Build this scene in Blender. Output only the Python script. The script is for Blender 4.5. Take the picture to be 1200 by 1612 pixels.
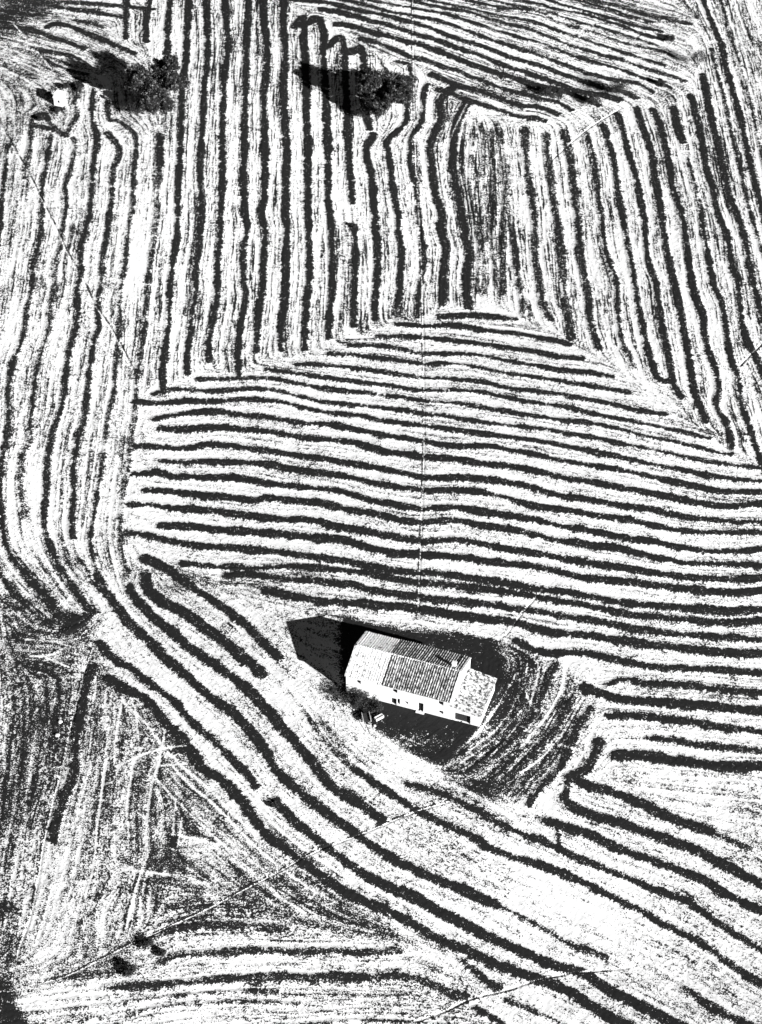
import bpy, bmesh, math, random
import numpy as np
from mathutils import Vector
R = math.radians
random.seed(7); rng = np.random.default_rng(11)
scene = bpy.context.scene
for o in list(bpy.data.objects): bpy.data.objects.remove(o)
COL = scene.collection

# ------------------------------------------------------------------ camera, sky, sun, exposure
TAU, DIST, FPX = R(45.6), 420.0, 3770.0          # tilt from straight down, range to the middle of the view, focal length
CAMP = (0.0, -DIST*math.sin(TAU), DIST*math.cos(TAU))
cd = bpy.data.cameras.new("camera"); cam = bpy.data.objects.new("camera", cd); COL.objects.link(cam)
cam.location = CAMP; cam.rotation_euler = (TAU, 0, 0)
cd.sensor_fit = 'HORIZONTAL'; cd.sensor_width = 36; cd.lens = 36*FPX/1200
cd.clip_start = 1; cd.clip_end = 9000
scene.camera = cam
SUN_EL = R(22); SUN_AZ = (0.72, -0.69)
w = bpy.data.worlds.new("World"); scene.world = w; w.use_nodes = True
nt = w.node_tree; bg = nt.nodes['Background']
sky = nt.nodes.new('ShaderNodeTexSky'); sky.sky_type = 'NISHITA'; sky.sun_disc = False
sky.air_density = 0.35; sky.dust_density = 0.0; sky.ozone_density = 3.0; sky.sun_elevation = SUN_EL; sky.sun_rotation = math.atan2(SUN_AZ[0], SUN_AZ[1])
sep = nt.nodes.new('ShaderNodeSeparateColor')          # black-and-white film behind a red filter: the sky counts by its red light
nt.links.new(sky.outputs[0], sep.inputs[0]); nt.links.new(sep.outputs[0], bg.inputs[0])
bg.inputs[1].default_value = 0.05
sd = bpy.data.lights.new("sun", 'SUN'); sd.energy = 5.0; sd.angle = R(0.5); sd.color = (1, 1, 1)
so = bpy.data.objects.new("sun", sd); COL.objects.link(so)
tosun = Vector((SUN_AZ[0]*math.cos(SUN_EL), SUN_AZ[1]*math.cos(SUN_EL), math.sin(SUN_EL))).normalized()
so.rotation_euler = tosun.to_track_quat('Z', 'Y').to_euler(); so.location = (150, -150, 120)
vs = scene.view_settings; vs.view_transform = 'Standard'; vs.look = 'None'; vs.gamma = 1.0; vs.exposure = 1.15

# ------------------------------------------------------------------ terrain and survey helpers
def relief(x, y):
    m = np.clip((100-np.abs(x))/25, 0, 1)*np.clip((y+117)/20, 0, 1)*np.clip((181-y)/20, 0, 1)
    hx, hy = 8.0, -37.0
    m = m*(1-np.exp(-((x-hx)**2+(y-hy)**2)/(26.0**2)))
    return m*(0.9*np.sin(x/27+0.6)*np.cos(y/33+0.3)+0.5*np.sin((x+y)/19.0))
def ground_pt(px, py, h=0.0):
    """map survey mark -> ground (x, y, z) at height h above the terrain"""
    dx, dy = (px-600)/FPX, -(py-806)/FPX
    Y = dy*math.cos(TAU)+math.sin(TAU); Z = dy*math.sin(TAU)-math.cos(TAU)
    z = 0.0
    for _ in range(6):
        t = (z+h-CAMP[2])/Z
        x, y = CAMP[0]+dx*t, CAMP[1]+Y*t
        z = float(relief(np.float64(x), np.float64(y)))
    return Vector((x, y, z+h))

# ------------------------------------------------------------------ object helpers
def tag(o, label=None, cat=None, group=None, kind=None):
    for k, v in (('label', label), ('category', cat), ('group', group), ('kind', kind)):
        if v: o[k] = v
    return o
def empty(name, loc, rz=0.0):
    o = bpy.data.objects.new(name, None); COL.objects.link(o)
    o.location = loc; o.rotation_euler = (0, 0, rz); o.empty_display_size = 0.5
    return o
class MB:
    def __init__(s): s.v = []; s.f = []
    def poly(s, pts):
        n = len(s.v); s.v += [tuple(p) for p in pts]; s.f.append(tuple(range(n, n+len(pts))))
    def hexa(s, p):                       # 8 points: bottom ring then top ring (ccw)
        n = len(s.v); s.v += [tuple(q) for q in p]
        for f in ((3,2,1,0),(4,5,6,7),(0,1,5,4),(1,2,6,5),(2,3,7,6),(3,0,4,7)): s.f.append(tuple(n+i for i in f))
    def box(s, x0, x1, y0, y1, z0, z1):
        s.hexa([(x0,y0,z0),(x1,y0,z0),(x1,y1,z0),(x0,y1,z0),(x0,y0,z1),(x1,y0,z1),(x1,y1,z1),(x0,y1,z1)])
    def tube(s, pts, rad, n=8, cap=True):
        pts = [Vector(p) for p in pts]; rings = []
        for i, p in enumerate(pts):
            d = (pts[min(i+1, len(pts)-1)]-pts[max(i-1, 0)]).normalized()
            a = d.orthogonal().normalized(); b = d.cross(a)
            r = rad[i] if hasattr(rad, '__len__') else rad
            k = len(s.v); rings.append(k)
            for j in range(n):
                t = 2*math.pi*j/n; s.v.append(tuple(p+a*r*math.cos(t)+b*r*math.sin(t)))
        for i in range(len(pts)-1):
            for j in range(n):
                s.f.append((rings[i]+j, rings[i]+(j+1)%n, rings[i+1]+(j+1)%n, rings[i+1]+j))
        if cap:
            s.f.append(tuple(rings[0]+j for j in reversed(range(n)))); s.f.append(tuple(rings[-1]+j for j in range(n)))
    def build(s, name, mat, parent=None, smooth=False):
        me = bpy.data.meshes.new(name); me.from_pydata(s.v, [], s.f); me.update()
        bm = bmesh.new(); bm.from_mesh(me); bmesh.ops.recalc_face_normals(bm, faces=bm.faces); bm.to_mesh(me); bm.free()
        if smooth: me.polygons.foreach_set('use_smooth', [True]*len(me.polygons))
        o = bpy.data.objects.new(name, me); COL.objects.link(o); me.materials.append(mat)
        if parent: o.parent = parent
        return o

# ------------------------------------------------------------------ materials
def nodes(name):
    m = bpy.data.materials.new(name); m.use_nodes = True; t = m.node_tree
    b = t.nodes['Principled BSDF']; b.inputs['Roughness'].default_value = 0.95
    b.inputs['Specular IOR Level'].default_value = 0.1
    return m, t, b
def N(t, kind, **kw):
    n = t.nodes.new(kind)
    for k, v in kw.items():
        if k in n.inputs: n.inputs[k].default_value = v
        else: setattr(n, k, v)
    return n
def grey(v): return (v, v, v, 1)
def math_node(t, op, a, b=None, clamp=False):
    n = t.nodes.new('ShaderNodeMath'); n.operation = op; n.use_clamp = clamp
    for i, x in enumerate((a, b)):
        if x is None: continue
        if isinstance(x, (int, float)): n.inputs[i].default_value = x
        else: t.links.new(x, n.inputs[i])
    return n.outputs[0]
def ramp(t, fac, stops):
    r = t.nodes.new('ShaderNodeValToRGB'); e = r.color_ramp.elements
    while len(e) < len(stops): e.new(0.5)
    for i, (p, v) in enumerate(stops): e[i].position = p; e[i].color = grey(v)
    t.links.new(fac, r.inputs[0]); return r.outputs[0]
def speckle(name, lo, hi, scale, cut=0.5, soft=0.1, detail=4, rough=0.6, stretch=(1, 1, 1), bump=0.0):
    m, t, b = nodes(name)
    tc = N(t, 'ShaderNodeTexCoord'); mp = N(t, 'ShaderNodeMapping'); mp.inputs['Scale'].default_value = stretch
    t.links.new(tc.outputs['Object'], mp.inputs[0])
    n = N(t, 'ShaderNodeTexNoise', Scale=scale, Detail=detail, Roughness=rough); t.links.new(mp.outputs[0], n.inputs['Vector'])
    t.links.new(ramp(t, n.outputs[0], [(cut-soft, lo), (cut+soft, hi)]), b.inputs['Base Color'])
    if bump:
        bp = N(t, 'ShaderNodeBump', Strength=bump, Distance=0.05); t.links.new(n.outputs[0], bp.inputs['Height'])
        t.links.new(bp.outputs[0], b.inputs['Normal'])
    return m

GRAIN_FINE = 2.1
def soil_material():
    m, t, b = nodes('soil_and_stubble')
    at = N(t, 'ShaderNodeAttribute'); at.attribute_name = 'soil'
    tc = N(t, 'ShaderNodeTexCoord')
    n1 = N(t, 'ShaderNodeTexNoise', Scale=4.2, Detail=2, Roughness=0.7); n2 = N(t, 'ShaderNodeTexNoise', Scale=1.1, Detail=4, Roughness=0.65)
    for n in (n1, n2): t.links.new(tc.outputs['Object'], n.inputs['Vector'])
    a = math_node(t, 'MULTIPLY', math_node(t, 'SUBTRACT', n1.outputs[0], 0.5), GRAIN_FINE)
    c = math_node(t, 'MULTIPLY', math_node(t, 'SUBTRACT', n2.outputs[0], 0.5), 1.15)
    v = math_node(t, 'ADD', math_node(t, 'ADD', at.outputs['Fac'], a), c)
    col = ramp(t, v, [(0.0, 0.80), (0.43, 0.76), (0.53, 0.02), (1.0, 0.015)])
    t.links.new(col, b.inputs['Base Color'])
    return m
M = dict(
    soil=soil_material(),
    outer=speckle('outer_fields', 0.05, 0.6, 0.12, 0.5, 0.12, 6),
    plaster=speckle('old_white_plaster', 0.3, 0.82, 1.3, 0.33, 0.09, 6, bump=0.2),
    tile=speckle('clay_tile', 0.05, 0.48, 2.0, 0.5, 0.12, 6),
    old_tile=speckle('bleached_tile', 0.10, 0.72, 2.0, 0.40, 0.07, 6),
    rough_tile=speckle('lichen_tile', 0.05, 0.62, 2.0, 0.48, 0.07, 6),
    wood=speckle('dark_wood', 0.02, 0.05, 6, 0.5, 0.2),
    glass=speckle('dark_glass', 0.015, 0.02, 2),
    bark=speckle('bark', 0.04, 0.1, 5, bump=0.5),
    leaf=speckle('tree_leaf', 0.02, 0.2, 1.6, 0.59, 0.05, 5),
    bush=speckle('shrub_leaf', 0.018, 0.05, 1.2, 0.5, 0.2, 4),
    pale=speckle('pale_wood', 0.5, 0.8, 5, 0.4, 0.2),
    stone=speckle('pale_stone', 0.5, 0.75, 3, 0.4, 0.2, bump=0.4),
    iron=speckle('dark_iron', 0.03, 0.06, 5),
)

# ------------------------------------------------------------------ the field survey: strips of dark turned earth, plus dark marks by the hut (width ; fuzz ; points)
STRIPS = """
8 .3;15,228 12,235 8,275 3,320 0,360 -5,400
9 .4;50,187 48,233 42,253 39,280
9 .3;82,213 73,260 67,293 66,330 65,367 53,417 50,457 42,487 40,513 33,540 20,573 13,607 12,627 13,667 8,700 2,733 0,780 2,800 7,847 20,880 37,900 53,915 67,933 93,963 110,973
8 .6;115,217 118,233 112,267 103,293 106,314 103,340 97,367 95,390 85,413 87,450 78,493 78,517 68,547 58,583 55,612 52,640 47,667 50,690 37,717 33,747 33,773 37,797 38,813
7 .4;105,210 119,187 124,177 117,163 121,149 117,135 103,131
11 .2;147,140 145,187 153,217 147,260 144,312 142,333 133,367 127,387 127,427 122,460 122,500 117,527 108,560 103,590 101,612 95,647 83,683 75,727 73,767 70,813 72,833 82,867 97,897 117,927 133,950 140,962
10 .3;168,160 172,185 175,190
10 .25;170,210 187,230 187,247 178,267 177,312 172,340 167,383 160,410 160,440 153,480 155,513 147,540 143,573 138,612 133,660 123,687 120,713 115,733 117,780 113,817 115,847
6 .4;123,877 140,903 145,917
8 .4;183,190 200,200 213,212 215,230 212,260 209,312 208,333 202,367 198,410 192,443 190,473 187,513 187,540 182,573 180,613 172,647 167,683 162,727 153,780 147,820 142,847 147,880 155,907 167,930
13 .1;252,212 252,258
8 .5;251,258 248,312 247,347 240,390 235,433 230,487 227,527 220,567 214,612 213,643 207,683 202,733 198,760 192,800 190,840 193,877 200,900 197,915
12 .08;297,7 295,50 293,93 287,140 285,200 283,250 280,312 280,337 280,367 273,407 268,450 267,493 262,540 257,573 257,617
11 .1;325,7 327,50 327,90 322,140 320,183 317,227 315,267 317,312 318,350 313,387 308,433 310,457 303,493 300,527 295,553 295,588
11 .1;355,7 357,43 360,70 355,107 353,150 350,200 350,250 349,312 347,340 347,380 343,407 342,450 340,480 333,517 328,547 330,567
11 .1;392,7 390,33 388,83 387,133 385,200 385,247 383,267 385,312 385,333 390,363 383,390 383,420 385,450 387,473 380,507 375,547 375,567 377,590
12 .06;415,7 415,30 420,60 420,110 415,150 417,200 417,250 417,312 412,337 418,367 415,410 413,450 408,493 405,527 403,553
13 .06;447,7 447,47 450,87 447,133 448,183 452,233 450,283 451,312 448,337 452,357 450,400 450,440 447,477 442,513 442,550
12.5 .06;463,43 472,33 478,32 478,67 480,90 482,133 483,183 485,233 485,283 485,312 485,333 487,383 487,433 482,480 480,517 480,550
12.5 .06;486,35 496,29 503,32 510,50 510,83 513,150 515,200 517,250 517,312 520,333 522,367 523,410 523,450 520,487 518,513 518,532
12 .06;520,71 535,60 542,77 543,100 545,150 547,200 550,250 552,283 553,300 555,319
12 .1;557,356 560,383 560,423 558,467 557,500 557,513
16 .1;556,357 558,362
12 .06;548,83 562,78 570,77 573,100 570,150 577,183 582,203
14 .06;588,212 577,233 577,247 583,267 587,290 588,312 590,340 593,373 595,410 593,450 590,487 592,502
11 .08;643,133 640,173 640,190 627,207 610,223 612,243 617,277 621,312 627,337 628,367 633,400 630,433 630,460 625,483
6 .2;627,97 640,100 646,106 647,130
9.5 .15;673,132 667,150 668,173 660,200 647,217 647,267 655,290 657,312 660,350 667,393 668,417 663,443 658,473 658,500
13 .12;710,140 693,160 695,187 683,213 677,233 682,277 685,300 688,315 695,333 693,360 702,387 700,413 697,443 697,480
14 .1;737,160 723,183 715,217 713,250 717,287 722,305 727,340 733,373 740,400 735,427 735,457 737,483
10 .8;758,196 763,225 763,260 760,300 765,340 760,380 765,420 762,460
10 .8;785,203 793,240 797,290 795,330 793,410 793,462
7 .9;745,200 742,240 742,290 748,340 755,400 752,460
7 .9;775,205 777,260 780,320 778,380 780,450
11 .6;805,355 812,393 815,433 823,467 825,500
12 .5;827,203 828,240 833,283 838,312 842,350 843,400 850,440 855,480 867,503
13 .5;860,213 863,250 868,283 871,312 878,347 883,390 887,440 890,467 895,493 900,533
13 .45;888,207 897,247 902,283 905,312 910,343 913,393 920,433 928,473 930,507 937,530 943,548
9 .3;925,210 933,240 940,283 942,312 948,343 953,387 963,420 972,447 972,480 977,520 983,547 993,563 997,580
10 .12;950,197 960,227 970,267 975,312 982,347 990,393 997,427 1003,467 1012,513 1022,557 1037,597 1055,600
11 .15;973,180 983,210 993,250 1003,283 1008,312 1015,343 1017,383 1023,420 1033,443 1037,480 1043,517 1052,553 1057,583 1063,612 1073,625
12 .1;1003,170 1013,200 1027,243 1032,283 1039,315 1045,360 1053,407 1062,447 1070,483 1078,527 1085,563 1093,613 1103,640 1112,665
12 .1;1028,173 1040,200 1052,250 1060,290 1066,312 1075,343 1082,393 1088,433 1093,463 1107,493 1110,527 1118,560 1130,590 1132,612 1128,640 1147,673 1153,707
13 .1;1060,170 1067,200 1075,223
6 .3;1083,250 1093,285 1102,313 1105,330
11 .12;1104,325 1107,357 1115,400 1123,447 1137,477 1143,513 1150,560 1163,600 1168,637 1180,673 1193,710
12 .1;1088,150 1093,170 1100,200 1108,240 1113,267 1122,295 1126,315 1133,343 1145,373 1152,413 1162,450 1167,493 1173,527 1190,563 1203,590
12 .1;1107,118 1117,173 1130,220 1137,253 1145,293 1150,313 1162,340 1173,377 1180,413 1187,450 1195,480 1203,513
11 .08;1110,7 1123,40 1137,73 1143,107 1153,140 1163,173 1173,217 1183,260 1195,308 1203,340
7 .3;1120,77 1130,117 1140,150 1148,190 1158,233 1167,273 1176,312 1183,337 1192,367 1202,397
5 .3;1137,7 1147,43 1158,77 1170,117 1180,150 1188,187 1197,233
5 .2;597,3 617,7 640,11 650,12 673,17 707,23 733,32 757,39 783,48 800,53 825,61 850,67 875,77 900,87 925,95 950,102 975,109 1000,118 1016,124 1036,130 1056,138
6.5 .2;557,3 577,8 600,15 625,20 648,24 660,27 690,32 710,39 733,47 750,54 777,64 800,71 825,79 850,87 875,97 900,106 925,115 950,122 967,126 1000,130 1028,144
7.5 .15;492,2 520,5 543,11 573,18 600,23 625,29 648,35 657,37 682,46 710,57 733,65 757,72 783,82 800,89 825,97 850,103 875,113 900,122 925,130 950,138 967,142 980,144 1002,154
9 .12;507,15 528,18 550,23 573,30 600,36 625,44 645,50 660,56 685,62 710,72 733,80 757,87 783,99 800,105 825,113 850,122 875,130 900,140 923,147 950,150 975,157
9.5 .12;530,38 550,40 573,47 600,54 625,61 645,67 657,68 680,77 707,87 733,98 760,107 787,116 800,120 825,128 850,137 883,142 900,148 923,157 942,165
8 .25;568,62 593,66 608,72 630,82 645,89 667,94 690,102 707,108 720,111 740,120 767,130 790,139 800,143 825,148 850,156 875,160 900,173
9.5 .15;680,118 700,125 713,132 723,135 743,140 767,147 790,155 800,160 825,167 847,168 867,175 877,180
8 .2;690,142 703,145 720,152 740,158 767,167 790,175 813,182 825,184 847,187 858,190
5.5 .25;657,3 680,9 710,14 740,19 773,30 800,38 825,43 850,52 875,62 900,72 925,79 950,87 975,93 1000,102 1012,106 1036,114 1058,120 1080,128
5 .3;687,2 710,7 737,13 767,20 800,27 825,30 850,37 875,47 900,55 925,64 950,72 975,80 1010,92 1046,103
5 .35;743,2 770,8 800,13 830,15 855,20 870,31 890,38 913,46 933,50 953,57 975,65 1010,74 1040,80 1058,88
4.5 .3;782,2 807,8 830,12 855,16 875,23 900,31 927,39 950,44 975,52 1012,64 1034,71
5 .2;828,3 855,8 875,14 900,18 927,24 950,32 975,39 1012,54 1046,63
5 .2;873,3 893,10 913,15 942,23 960,28 988,37 1016,44 1042,50
5 .2;915,2 943,10 967,16 988,24 1012,30 1026,35
8 .35;943,3 960,6 984,12 1008,20 1040,28 1060,32 1088,38
9 .15;693,498 727,497 760,497 800,501 813,503
8 .15;625,510 667,513 720,513 760,520 800,524 840,530 877,537 897,543
8 .2;597,530 633,530 667,532 717,537 760,542 800,548 850,555 883,562 917,565
7.5 .15;550,545 600,545 633,550 667,557 717,557 760,560 800,569 850,577 883,583 933,587 963,593
7 .2;517,557 553,558 587,563 633,568 667,573 720,573 760,580 800,588 850,595 900,603 960,613 987,618
7 .2;463,573 510,575 560,580 613,588 667,595 720,597 760,602 800,611 850,617 893,623 933,630 967,637 1007,647 1047,653
7 .2;420,582 467,588 517,595 567,602 617,608 657,615 673,615 717,615 760,618 800,626 833,633 867,637 900,643 940,653 987,662 1027,670 1067,678 1093,685 1117,690
7.5 .2;313,597 353,597 400,595 440,598 473,605 513,612 545,616 583,620 627,625 667,632 680,633 720,635 753,640 800,649 843,655 883,662 920,665 960,672 1000,682 1033,690 1067,697 1100,705 1133,713 1153,715
8 .2;243,620 273,613 313,615 353,615 400,612 433,615 473,625 510,633 560,638 600,642 640,647 667,653 680,653 717,658 760,665 800,670 850,675 893,683 940,690 973,697 1013,705 1060,715 1107,725 1160,733 1200,738
9 .15;213,633 253,635 293,632 333,632 367,630 400,629 443,633 480,643 520,650 567,655 607,663 660,670 677,672 720,678 760,683 800,688 850,695 893,703 940,713 973,718 1013,728 1060,737 1107,747 1160,755 1200,758
9.5 .15;245,660 280,653 333,647 367,652 400,655 433,658 467,665 513,668 550,675 593,683 633,690 667,695 673,697 720,703 767,702 800,708 840,715 883,725 933,733 987,742 1013,748 1053,757 1093,765 1133,773 1200,775
11 .12;255,675 287,677 327,673 367,675 400,678 440,683 480,690 527,693 560,698 593,708 633,715 667,720 673,720 720,723 760,730 800,734 850,743 900,755 950,763 1000,772 1053,782 1100,792 1150,797 1200,793
10 .18;213,703 247,703 283,707 327,700 367,703 400,707 440,713 467,718 510,722 550,730 600,738 640,747 667,752 673,753 720,752 767,755 800,760 840,767 880,780 927,787 973,795 1027,803 1067,812 1133,820 1200,822
10 .15;257,727 287,728 327,727 360,728 400,729 440,735 480,742 527,748 573,757 613,765 667,772 680,773 727,772 767,777 800,784 843,797 887,802 940,812 987,818 1040,830 1100,838 1200,838
11 .15;210,747 247,745 273,750 320,752 360,752 400,757 447,765 487,768 533,773 573,785 620,795 667,802 677,800 720,800 767,807 800,812 847,820 893,830 940,838 987,847 1040,855 1100,867 1167,868 1200,865
11.5 .15;230,772 273,775 320,780 360,783 400,788 417,784 460,788 507,793 547,802 593,810 633,820 667,822 677,822 720,820 760,828 800,833 840,842 887,853 927,858 980,865 1033,878 1087,887 1153,888 1200,890
12 .15;203,795 240,795 273,800 320,803 360,808 400,813 447,818 493,820 533,830 573,837 620,845 660,852 673,852 713,850 753,855 800,865 847,872 900,882 953,890 1007,898 1053,905 1100,910 1153,913 1200,910
12 .15;253,828 300,830 347,835 400,838 447,842 493,847 540,850 580,862 620,870 660,873 667,875 707,875 753,882 800,888 847,893 893,904 933,912 987,917 1033,922 1087,928 1133,932 1167,933 1200,930
12 .2;200,840 233,843 273,853 320,860 367,863 400,867 440,870 487,877 533,882 573,890 613,898 660,903 677,902 720,907 767,915 800,920 847,928 887,933 940,942 987,950 1033,955 1087,958 1133,962 1200,960
11 .25;287,887 333,892 373,893 400,895 443,892 480,893 527,897 573,902 613,910 660,917 700,921 750,926 800,933 847,940 887,947 940,957 987,967 1033,972 1087,977 1147,982 1200,978
12 .25;360,905 400,905 433,910 480,914 550,920 580,928 620,935 667,942 720,948 787,954 800,957 847,963 893,972 940,978 987,988 1033,995 1087,1000 1133,1003 1200,1008
14 .15;420,930 453,937 503,947 553,950 607,955 653,958 703,967 753,973 803,980 820,983 867,995 933,1002 987,1010 1033,1017 1087,1023 1133,1027 1200,1030
13 .15;813,1010 850,1027 893,1028 940,1032 987,1043 1033,1050 1087,1053 1133,1055 1200,1060
10 .2;957,1077 987,1070 1013,1077 1060,1078 1100,1082 1147,1088 1200,1092
16 .12;920,1083 940,1090 973,1100 1020,1105 1067,1108 1120,1112 1160,1117 1200,1120
13 .2;960,1128 1000,1128 1040,1132 1087,1137 1133,1145 1200,1152
10 .4;1020,1163 1060,1165 1100,1173 1147,1178 1200,1182
17 .18;973,1190 1013,1190 1060,1197 1100,1202 1147,1207 1200,1207
15 .15;227,880 253,890 277,907 297,920 327,940 360,963 383,980 400,997 420,1018 438,1036
20 .15;230,905 233,928 260,950 287,963 320,987 353,1010 380,1033 400,1050 410,1060
17 .15;203,923 217,947 243,973 273,997 300,1020 333,1043 360,1063 383,1080 400,1095 420,1117 447,1150 480,1187 510,1225 540,1250 567,1267 600,1290
16 .15;153,907 167,930 182,953 200,977 233,1007 253,1030 280,1053 310,1080 333,1100 363,1120 393,1150 420,1187 433,1210 460,1237 493,1263 527,1290 560,1313 587,1333 620,1353 660,1373 690,1387 733,1403 783,1427
10 .55;783,1427 807,1437 857,1463 897,1487 933,1498 952,1506
14 .15;157,1012 180,1037 213,1057 240,1080 267,1097 293,1127 320,1153 353,1183 382,1212 402,1238
18 .15;435,1262 460,1290 487,1313 513,1333 547,1360 580,1380 613,1397 653,1413 687,1433 720,1450 760,1470 800,1489 840,1507 880,1523 913,1530 940,1547 973,1567 1007,1583 1047,1603 1065,1613
18 .15;173,1070 200,1087 227,1100 253,1130 277,1153 300,1183 320,1210 350,1230 377,1257 400,1290 420,1317 443,1333 473,1357 507,1380 540,1403 580,1423 613,1437 653,1457 693,1480 733,1497 767,1513 800,1525 840,1540 877,1553 910,1570 940,1590 960,1603 977,1612
14 .18;560,1213 587,1230 620,1253 657,1277 683,1290 720,1307 760,1327 800,1347 833,1357 873,1370 913,1387 940,1400 973,1417 1007,1433 1033,1450 1067,1467 1100,1483 1133,1507 1160,1525 1173,1537 1200,1550
10 .8;480,1120 503,1153 530,1185 560,1213
14 .45;273,1464 320,1458 367,1457 400,1458 427,1462 450,1463
9 .5;213,1484 240,1478 270,1465
12 .5;253,1513 287,1503 320,1503 367,1500 400,1497 433,1497 473,1500 520,1497 567,1500 600,1500 630,1497
15 .45;167,1557 213,1553 260,1550 300,1547 353,1543 400,1541 447,1538 487,1540 533,1538 580,1540 627,1537 660,1543 693,1557 720,1567 743,1573
12 .3;750,1587 777,1603 790,1612
4 .6;193,1577 253,1572 300,1567 353,1562 400,1560 440,1560
6 .7;200,1600 233,1590 283,1583 333,1580 400,1577 470,1582
4 .3;517,1611 557,1607 600,1607 653,1610
15 .3;730,1513 743,1527 760,1540 783,1557
10 .6;800,1575 820,1583 843,1593 867,1603 880,1610
13 .6;1077,1560 1107,1577 1133,1593 1160,1607 1173,1612
15 .22;897,1223 927,1237 960,1247 1000,1263 1040,1280 1080,1297 1120,1310
11 .6;1115,1308 1140,1320 1180,1335
11 .2;897,1223 890,1253
16 .15;890,1253 900,1270 933,1285 967,1293 1007,1307 1053,1323 1093,1337 1127,1357 1160,1373 1200,1393
16 .15;860,1293 893,1303 927,1313 960,1330 1000,1347 1047,1363 1087,1377 1120,1393 1153,1413 1200,1437
10 .3;878,1305 880,1335
12 .35;640,1233 687,1247 720,1260 753,1277 793,1300
13 .18;793,1300 833,1317 867,1330 893,1343 933,1360 973,1377 1020,1397 1067,1413 1107,1437 1140,1460 1200,1497
12 .35;873,1047 860,1073 850,1107 833,1133 800,1170 760,1200
10 .45;823,1047 825,1087 813,1127 790,1155 750,1185
13 .3;903,1100 887,1127 873,1153 847,1180 820,1213
14 .3;930,1117 913,1140 900,1167 887,1200 873,1217 850,1243 833,1267
17 .25;943,1168 933,1196 920,1215 897,1223
16 .2;147,1047 133,1087 127,1127 120,1167 117,1210 110,1237 97,1267 87,1300 83,1322
15 .25;92,890 117,927 133,950 142,964
14 .25;40,905 67,933 93,963 108,974
10 .3;145,917 158,928 167,935
13 .35;93,970 118,976 147,964
9 .6;98,996 122,986 142,966
8 .6;133,990 120,1003
10 .5;3,905 17,923 33,943 45,950
8 .3;58,5 98,12 131,17 168,23 194,27
7 .3;110,4 149,6 182,9
9 .25;14,42 47,47 75,56 103,65 131,77
9 .2;75,42 89,37 112,42 140,54 168,65 191,75 210,84
8 .4;121,33 145,37 163,44
7 .25;51,75 75,82 103,86 126,93
6 .3;72,93 93,105 117,112 140,117
12 .12;199,5 198,28 198,61
11.5 .12;236,5 231,28 230,47 231,65
11 .2;268,5 265,28 264,65 264,93
9 .3;55,184 70,180 79,194 93,208 105,212
7 .4;56,198 77,203
"""
# trodden paths across the ploughing: core width, side of the painted trench-shade line ; points
PATHS = """
2.6 1 shade;650,-30 651,100 655,250 663,400 667,550 668,700 663,850 658,972
2.2 -1 plain;-20,160 0,193 20,230 43,270 60,303 73,330 90,363 103,393 127,433 147,477 163,500 182,530 210,583
2.2 -1 plain;17,33 50,70 80,107 100,133
2.4 -1 plain;50,1552 110,1535 200,1490 240,1472 330,1430 400,1393 440,1372 500,1340 570,1313 650,1280 715,1260
2.4 1 plain;640,1613 700,1592 740,1573 800,1558 840,1545 900,1532 990,1524
2.6 0 plain;870,250 925,203 978,170
2.6 0 plain;797,1000 815,975 848,935
2 0 faint;848,935 900,865 930,830 975,770 1005,745 1055,690
2.4 1 plain;1165,575 1195,545 1230,505
3.4 1 plain;147,1020 133,1060 123,1100 110,1153 97,1213 80,1280 67,1340 60,1387 47,1447 30,1493 25,1517
"""
# pale wheel tracks on the meadow
TRACKS = """
3.5;193,1103 233,1143 257,1177 277,1197 300,1220
3;247,1227 280,1263 323,1303 353,1333 397,1373 440,1410 480,1437
3;273,1207 300,1237 333,1263 367,1297 400,1330 440,1365 500,1408
2.6;293,1210 327,1240 360,1273 400,1313
3;250,1200 240,1233 233,1283 230,1317 233,1340 223,1370 208,1420 200,1460
2.8;210,1200 203,1243 200,1280 203,1317
2.8;167,1200 160,1250 153,1300 147,1367 133,1413
3;143,1200 127,1260 120,1293
3;277,1257 273,1313
2.6;287,1287 280,1333
2.8;270,1313 320,1323 347,1330
2.6;190,1367 230,1373 267,1377
2.6;187,1400 167,1433 160,1480
2.6;213,1410 203,1450
2.6;220,1413 224,1448
3;183,1207 227,1187 267,1177 293,1175
2.6;253,1205 293,1203
2.6;193,1097 183,1153 180,1200
2.6;213,1117 220,1183
2.6;167,1087 166,1150
2.6;260,1150 247,1217
2.6;40,1007 80,1010 117,1020
2.6;47,1033 73,1033 97,1023
2.6;67,1033 107,1050
2.6;260,1460 277,1455 278,1490
2.6;1010,1222 1100,1225 1200,1232
2.6;1010,1240 1100,1252 1200,1262
2.6;1030,1268 1110,1282 1200,1295
3;1188,1215 1200,1255
3;610,1437 630,1460 660,1480
2.4;170,1040 200,1070 240,1098 280,1130 320,1178 350,1215
2.2;345,1195 400,1262 440,1308 500,1352 560,1393
2;350,1190 410,1262 450,1300 520,1350 590,1400 660,1432 740,1478
2;0,1075 3,1110 0,1150
3;813,1060 787,1107 753,1153 720,1183
2.6;820,1120 783,1160 733,1197
2.6;830,1045 828,1090 845,1120
3;890,1047 883,1087 860,1127 820,1177
3;917,1100 887,1153 853,1193 820,1217
2.6;850,1050 838,1100 812,1145 770,1195
2.6;875,1120 850,1160 800,1215
3;735,165 722,190 700,240
"""
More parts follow.
